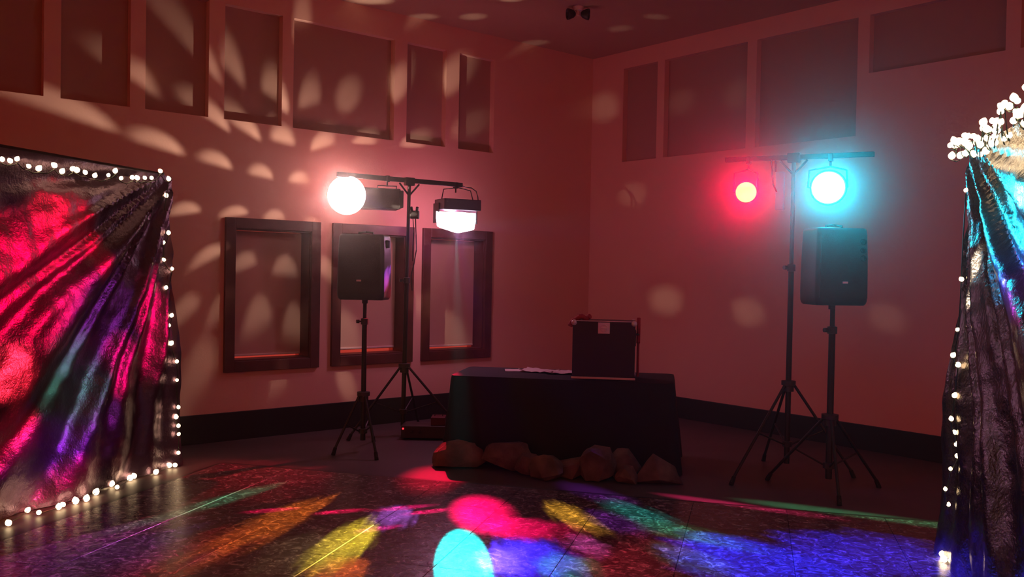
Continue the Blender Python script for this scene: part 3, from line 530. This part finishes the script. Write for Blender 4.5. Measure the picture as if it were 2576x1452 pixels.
# amplifier box on floor
t = thing('equipment_box', 'low black equipment box with a red light on the floor behind the left stands', 'equipment box', (-.86, 8.9, 0))
bm = BM(); box(bm, (-.84, 8.86, .075), X, Y, Z, .215, .13, .06, .006); obj('box_body', bm, M_blackp, t)
for sx in (-1, 1):
    for sy in (-1, 1):
        bm = BM(); p = V((-.84 + sx * .17, 8.86 + sy * .09, 0)); cyl(bm, p, p + Z * .016, .018); obj('rubber_foot', bm, M_rubber, t)
bm = BM(); cyl(bm, (-1.035, 8.732, .108), (-1.035, 8.724, .108), .009); obj('power_light', bm, M_led, t, label='red power light')
for k in range(2):
    bm = BM(); cyl(bm, (-.95 + k * .08, 8.732, .075), (-.95 + k * .08, 8.712, .075), .014); obj('knob', bm, M_black, t, True)
t = thing('equipment_box', 'dark red box on top of the low black equipment box', 'equipment box', (-.70, 8.9, .136))
bm = BM(); box(bm, (-.70, 8.86, .176), X, Y, Z, .07, .09, .04, .005); obj('box_body', bm, mat('dark_red_box', (.12, .02, .03), .5), t)
bm = BM(); tube(bm, [(-.74, 8.86, .217), (-.735, 8.86, .235), (-.665, 8.86, .235), (-.66, 8.86, .217)], .005, 6); obj('handle', bm, M_black, t)

# ---------------------------------------------------------------- rocks in front of the table
rocks = [(-.411, 7.56, .42, .228, 'long brown rock at the left end of the rock row'), (-.013, 7.50, .38, .229, 'brown rock second from the left under the cloth edge'),
 (.16, 7.36, .20, .166, 'small rock between the two brown left rocks and the round one'), (.30, 7.18, .24, .196, 'rounded rock left of the flat wedge rock'), (.50, 7.26, .32, .187, 'flat wedge-shaped rock in the middle of the row'),
 (.71, 7.16, .28, .278, 'tall pale rock, the highest near the middle of the row'), (.93, 7.30, .27, .238, 'dark rock behind the small low rock at the right'), (.945, 7.10, .18, .138, 'small low rock right of the tall pale rock'), (1.18, 7.10, .35, .237, 'pointed triangular rock at the right end of the row')]
for k, (x, y, w_, h, lab) in enumerate(rocks):
    bm = BM(); rnd = random.Random(40 + k)
    pts = []
    for q in range(30 if k != 8 else 9):
        th = rnd.uniform(0, 2 * math.pi); ph = math.acos(rnd.uniform(-.75, 1)); rr = rnd.uniform(.85, 1.1)
        p = V((math.cos(th) * math.sin(ph), math.sin(th) * math.sin(ph), math.cos(ph))) * rr
        pts.append(p)
    if k == 8: pts += [V((-.95, -.3, -.8)), V((1.05, -.25, -.85)), V((-.15, -.1, 1.0)), V((-.9, .4, -.8)), V((.9, .5, -.8))]; pts = [p for p in pts if p.z < .25 or abs(p.x) < .3]
    if k == 4: pts = [V((p.x, p.y, p.z if p.z < .2 else .2 + p.x * .5)) for p in pts] + [V((1, -.2, .95)), V((-.9, -.3, .1)), V((.1, -.9, -.9))]
    for p in pts: bm.verts.new(p)
    r_ = bmesh.ops.convex_hull(bm, input=bm.verts[:]); bmesh.ops.delete(bm, geom=list({*r_['geom_interior'], *r_['geom_unused']} & set(bm.verts)), context='VERTS')
    bmesh.ops.delete(bm, geom=[v for v in bm.verts if not v.link_faces], context='VERTS')
    bmesh.ops.bevel(bm, geom=bm.edges[:], offset=.02, segments=1, affect='EDGES')
    bmesh.ops.triangulate(bm, faces=bm.faces[:]); bmesh.ops.subdivide_edges(bm, edges=bm.edges[:], cuts=1)
    for v in bm.verts: v.co *= 1 + .09 * noise.noise(v.co * 3.5 + V((k, 0, 0)))
    xs_ = [v.co.x for v in bm.verts]; zs_ = [v.co.z for v in bm.verts]; ys_ = [v.co.y for v in bm.verts]
    for v in bm.verts:
        v.co = V((x + ((v.co.x - min(xs_)) / (max(xs_) - min(xs_)) - .5) * w_ * 1.14, y + ((v.co.y - min(ys_)) / (max(ys_) - min(ys_)) - .5) * min(w_, .20), (v.co.z - min(zs_)) / (max(zs_) - min(zs_)) * h))
    obj('rock', bm, M_rock, None, label=lab, category='rock', group='rocks along the front of the table')

# ---------------------------------------------------------------- foil backdrops
def mat_foil(name, base, rough, dif):
    m = bpy.data.materials.new(name); m.use_nodes = True; N = m.node_tree.nodes; K = m.node_tree.links; p = N['Principled BSDF']
    p.inputs['Base Color'].default_value = (*base, 1); p.inputs['Metallic'].default_value = dif; p.inputs['Roughness'].default_value = rough
    tc = N.new('ShaderNodeTexCoord')
    a = N.new('ShaderNodeTexNoise'); a.inputs['Scale'].default_value = 10; a.inputs['Detail'].default_value = 5; a.inputs['Roughness'].default_value = .6; K.new(tc.outputs['Object'], a.inputs[0])
    b = N.new('ShaderNodeTexNoise'); b.inputs['Scale'].default_value = 90; b.inputs['Detail'].default_value = 3; K.new(tc.outputs['Object'], b.inputs[0])
    b1 = N.new('ShaderNodeBump'); b1.inputs['Strength'].default_value = .5; b1.inputs['Distance'].default_value = .02; K.new(a.outputs[0], b1.inputs['Height'])
    b2 = N.new('ShaderNodeBump'); b2.inputs['Strength'].default_value = .35; b2.inputs['Distance'].default_value = .004; K.new(b.outputs[0], b2.inputs['Height']); K.new(b1.outputs[0], b2.inputs['Normal'])
    K.new(b2.outputs[0], p.inputs['Normal'])
    return m
def backdrop(label, P0, dirn, nrm, length, height, folds, sheet, ksign):
    """P0 far end on the floor; dirn runs towards the camera; nrm faces the dance floor"""
    P0 = V(P0); t = thing('backdrop', label, 'backdrop', P0)
    for q in (0, 1):
        b = P0 + dirn * length * q - nrm * .05; bm = BM(); cyl(bm, b, b + Z * (height + .02), .02); p_ = obj('pole', bm, M_black, t, True)
        bm = BM(); box(bm, b - nrm * .12 + Z * .004, dirn, nrm, Z, .15, .16, .004, .002); obj('base_plate', bm, M_black, t)
    bm = BM(); a = P0 - nrm * .05 + Z * height; cyl(bm, a, a + dirn * length, .02); obj('crossbar', bm, M_black, t, True)
    bm = BM(); nu, nv = 150, 90; g = []
    for i in range(nu + 1):
        u = length * i / nu; row = []
        for j in range(nv + 1):
            v = (height - .02) * j / nv; x_ = u + .12; y_ = height + .06 - v; r = math.hypot(x_, y_); th = math.atan2(x_, y_)
            A = .030 * min(1, r / .8)
            d = A * math.sin(folds * th + 2.5 * noise.noise(V((th * 4, r * .5, 3)))) + .6 * A * math.sin(folds * 2.3 * th + 3 * noise.noise(V((th * 7, r * .8, 9)))) + .035 * noise.noise(V((u * 1.6, v * 1.6, 2))) + .010 * noise.noise(V((u * 8, v * 8, 5)))
            d *= min(1, (height - v) * 6 + .15)
            flare = .10 * (1 - v / height) ** 1.5
            sag = 0.0
            row.append(bm.verts.new(P0 + dirn * (u - .03) + nrm * (d + flare + .02) + Z * (v + .008)))
        g.append(row)
    for i in range(nu):
        for j in range(nv): bm.faces.new((g[i][j], g[i + 1][j], g[i + 1][j + 1], g[i][j + 1]))
    obj('foil_curtain', bm, sheet, t, True)
    return t
DB = V((-.26, -.966, 0)).normalized(); NL = V((.966, -.26, 0)).normalized()
backdrop('tall dark shiny foil backdrop at the left with red and purple reflections', (-2.86, 7.43, 0), DB, NL, 2.6, 2.40, 17, mat_foil('dark_iridescent_foil', (.13, .075, .12), .33, .82), 1)
backdrop('tall silver foil backdrop at the right edge with cyan and blue reflections', (2.72, 5.33, 0), DB, -NL, 2.5, 2.44, 16, mat_foil('silver_foil', (.11, .095, .09), .24, .8), -1)

# ---------------------------------------------------------------- string lights
LB = [[-3.187, 5.609, 2.296], [-3.171, 5.669, 2.294], [-3.156, 5.724, 2.313], [-3.132, 5.815, 2.277], [-3.109, 5.899, 2.274], [-3.075, 6.025, 2.31], [-3.056, 6.098, 2.279], [-3.031, 6.19, 2.306], [-3.021, 6.226, 2.303], [-3.0, 6.304, 2.295], [-2.975, 6.399, 2.284], [-2.939, 6.532, 2.301], [-2.92, 6.601, 2.341], [-2.903, 6.663, 2.293], [-2.872, 6.782, 2.312], [-2.857, 6.834, 2.315], [-2.835, 6.919, 2.324], [-2.814, 6.996, 2.332], [-2.787, 7.098, 2.397], [-2.759, 7.199, 2.348], [-2.839, 7.36, 2.227], [-2.866, 7.36, 2.081], [-2.862, 7.36, 1.997], [-2.816, 7.36, 1.923], [-2.854, 7.36, 1.841], [-2.852, 7.36, 1.701], [-2.783, 7.36, 1.628], [-2.83, 7.36, 1.474], [-2.782, 7.36, 1.247], [-2.804, 7.36, 1.165], [-2.782, 7.36, 1.019], [-2.735, 7.36, 0.87], [-2.733, 7.36, 0.716], [-2.718, 7.36, 0.494], [-2.736, 7.36, 0.415], [-2.716, 7.36, 0.341], [-2.712, 7.36, 0.272], [-2.713, 7.36, 0.118]]
LBF = [[-2.718, 7.296, 0.03], [-2.765, 7.292, 0.03], [-2.77, 7.044, 0.03], [-2.821, 7.111, 0.03], [-2.883, 6.896, 0.03], [-2.882, 6.83, 0.03], [-2.855, 6.539, 0.03], [-2.942, 6.644, 0.03], [-2.979, 6.628, 0.03], [-2.939, 6.39, 0.03], [-2.923, 6.211, 0.03], [-2.967, 6.142, 0.03], [-3.0, 6.034, 0.03], [-3.001, 5.983, 0.03], [-3.053, 5.83, 0.03], [-3.153, 5.881, 0.03], [-3.115, 5.584, 0.03]]
RB = [[2.608, 5.2, 2.173], [2.595, 5.2, 1.659], [2.582, 5.2, 1.367], [2.561, 5.2, 1.219], [2.59, 5.2, 1.164], [2.576, 5.2, 0.986], [2.559, 5.2, 0.85], [2.582, 5.2, 0.771], [2.598, 5.2, 0.702], [2.602, 5.2, 0.635], [2.563, 5.2, 0.558], [2.536, 5.2, 0.44], [2.557, 5.2, 0.35]]
RBF = [[2.666, 5.359, 0.04], [2.561, 5.269, 0.04], [2.527, 5.179, 0.04], [2.595, 5.205, 0.04], [2.557, 5.145, 0.04], [2.589, 5.09, 0.04], [2.701, 5.263, 0.04], [2.539, 4.938, 0.04], [2.689, 5.152, 0.04]]
bm = BM(); lathe(bm, (0, 0, -.019), Z, [(0, .006), (.006, .013), (.015, .017), (.024, .015), (.032, .009), (.038, .002)], 12)
bmesh.ops.recalc_face_normals(bm, faces=bm.faces[:]); bulb_me = bpy.data.meshes.new('bulb'); bm.to_mesh(bulb_me); bm.free(); bulb_me.materials.append(M_bulb)
for f in bulb_me.polygons: f.use_smooth = True
bm = BM(); cyl(bm, (0, 0, -.03), (0, 0, -.016), .008, n=8); sock_me = bpy.data.meshes.new('socket'); bm.to_mesh(sock_me); bm.free(); sock_me.materials.append(M_wire)
def string_lights(label, pts, big=1.0):
    t = thing('string_lights', label, 'string lights', pts[0]); rnd = random.Random(len(pts))
    path = []
    for a, b in zip(pts, pts[1:]):
        a, b = V(a), V(b); path.append(a); 
        if (b - a).length > .04: path.append((a + b) / 2 - Z * min(.02, (b - a).length * .15) + X * rnd.uniform(-.006, .006))
    path.append(V(pts[-1]))
    path = [p - Z * .028 * big if p.z > .05 else V((p.x, p.y, .022)) for p in path]
    bm = BM(); tube(bm, path, .0035, 6); obj('wire', bm, M_wire, t, True)
    for p in pts:
        o = bpy.data.objects.new('bulb', bulb_me); C.objects.link(o); o.parent = t; o.matrix_parent_inverse = PW(t).inverted(); o.location = p
        s = big * rnd.uniform(.75, 1.2); o.scale = (s, s, s)
        tilt = rnd.uniform(-.8, .8); o.rotation_euler = (tilt, rnd.uniform(-.8, .8), 0)
    return t
string_lights('warm white string lights along the top and right edge of the left backdrop', LB, 1.0)
string_lights('warm white string lights bunched on the floor along the foot of the left backdrop', LBF, 1.15)
rtop = []; rnd = random.Random(5)
P0 = V((2.64, 5.27, 0))
for k in range(80):
    u = 1.9 * (k / 79) ** 1.0; rtop.append(tuple(P0 + DB * (u + rnd.uniform(-.02, .02)) - NL * (.07 + rnd.uniform(-.02, .03)) + Z * (2.43 + rnd.choice((0, .035, -.05, -.11)) * min(1, .3 + u) + rnd.uniform(-.02, .02))))
string_lights('dense warm white string lights bunched along the top of the right backdrop', rtop, 1.0)
string_lights('sparse warm white string lights down the left edge of the right backdrop', RB, .8)
string_lights('tangle of warm white string lights on the floor at the foot of the right backdrop', RBF, 1.1)

# ---------------------------------------------------------------- thin haze added in the hall, stands in for bloom around the lamps
bm = BM(); box(bm, CN + (DL + DR) * 6.99 + Z * (HC / 2), DL, DR, Z, 6.95, 6.95, HC / 2 - .03)
hz = bpy.data.materials.new('bloom_haze'); hz.use_nodes = True; N = hz.node_tree.nodes; N.remove(N['Principled BSDF'])
vs = N.new('ShaderNodeVolumeScatter'); vs.inputs['Color'].default_value = (1, 1, 1, 1); vs.inputs['Density'].default_value = HAZE; vs.inputs['Anisotropy'].default_value = .965
hz.node_tree.links.new(vs.outputs[0], N['Material Output'].inputs['Volume'])
obj('bloom_haze', bm, hz, None, label='thin haze added through the whole hall to make halos around the lamps', category='haze', kind='stuff')
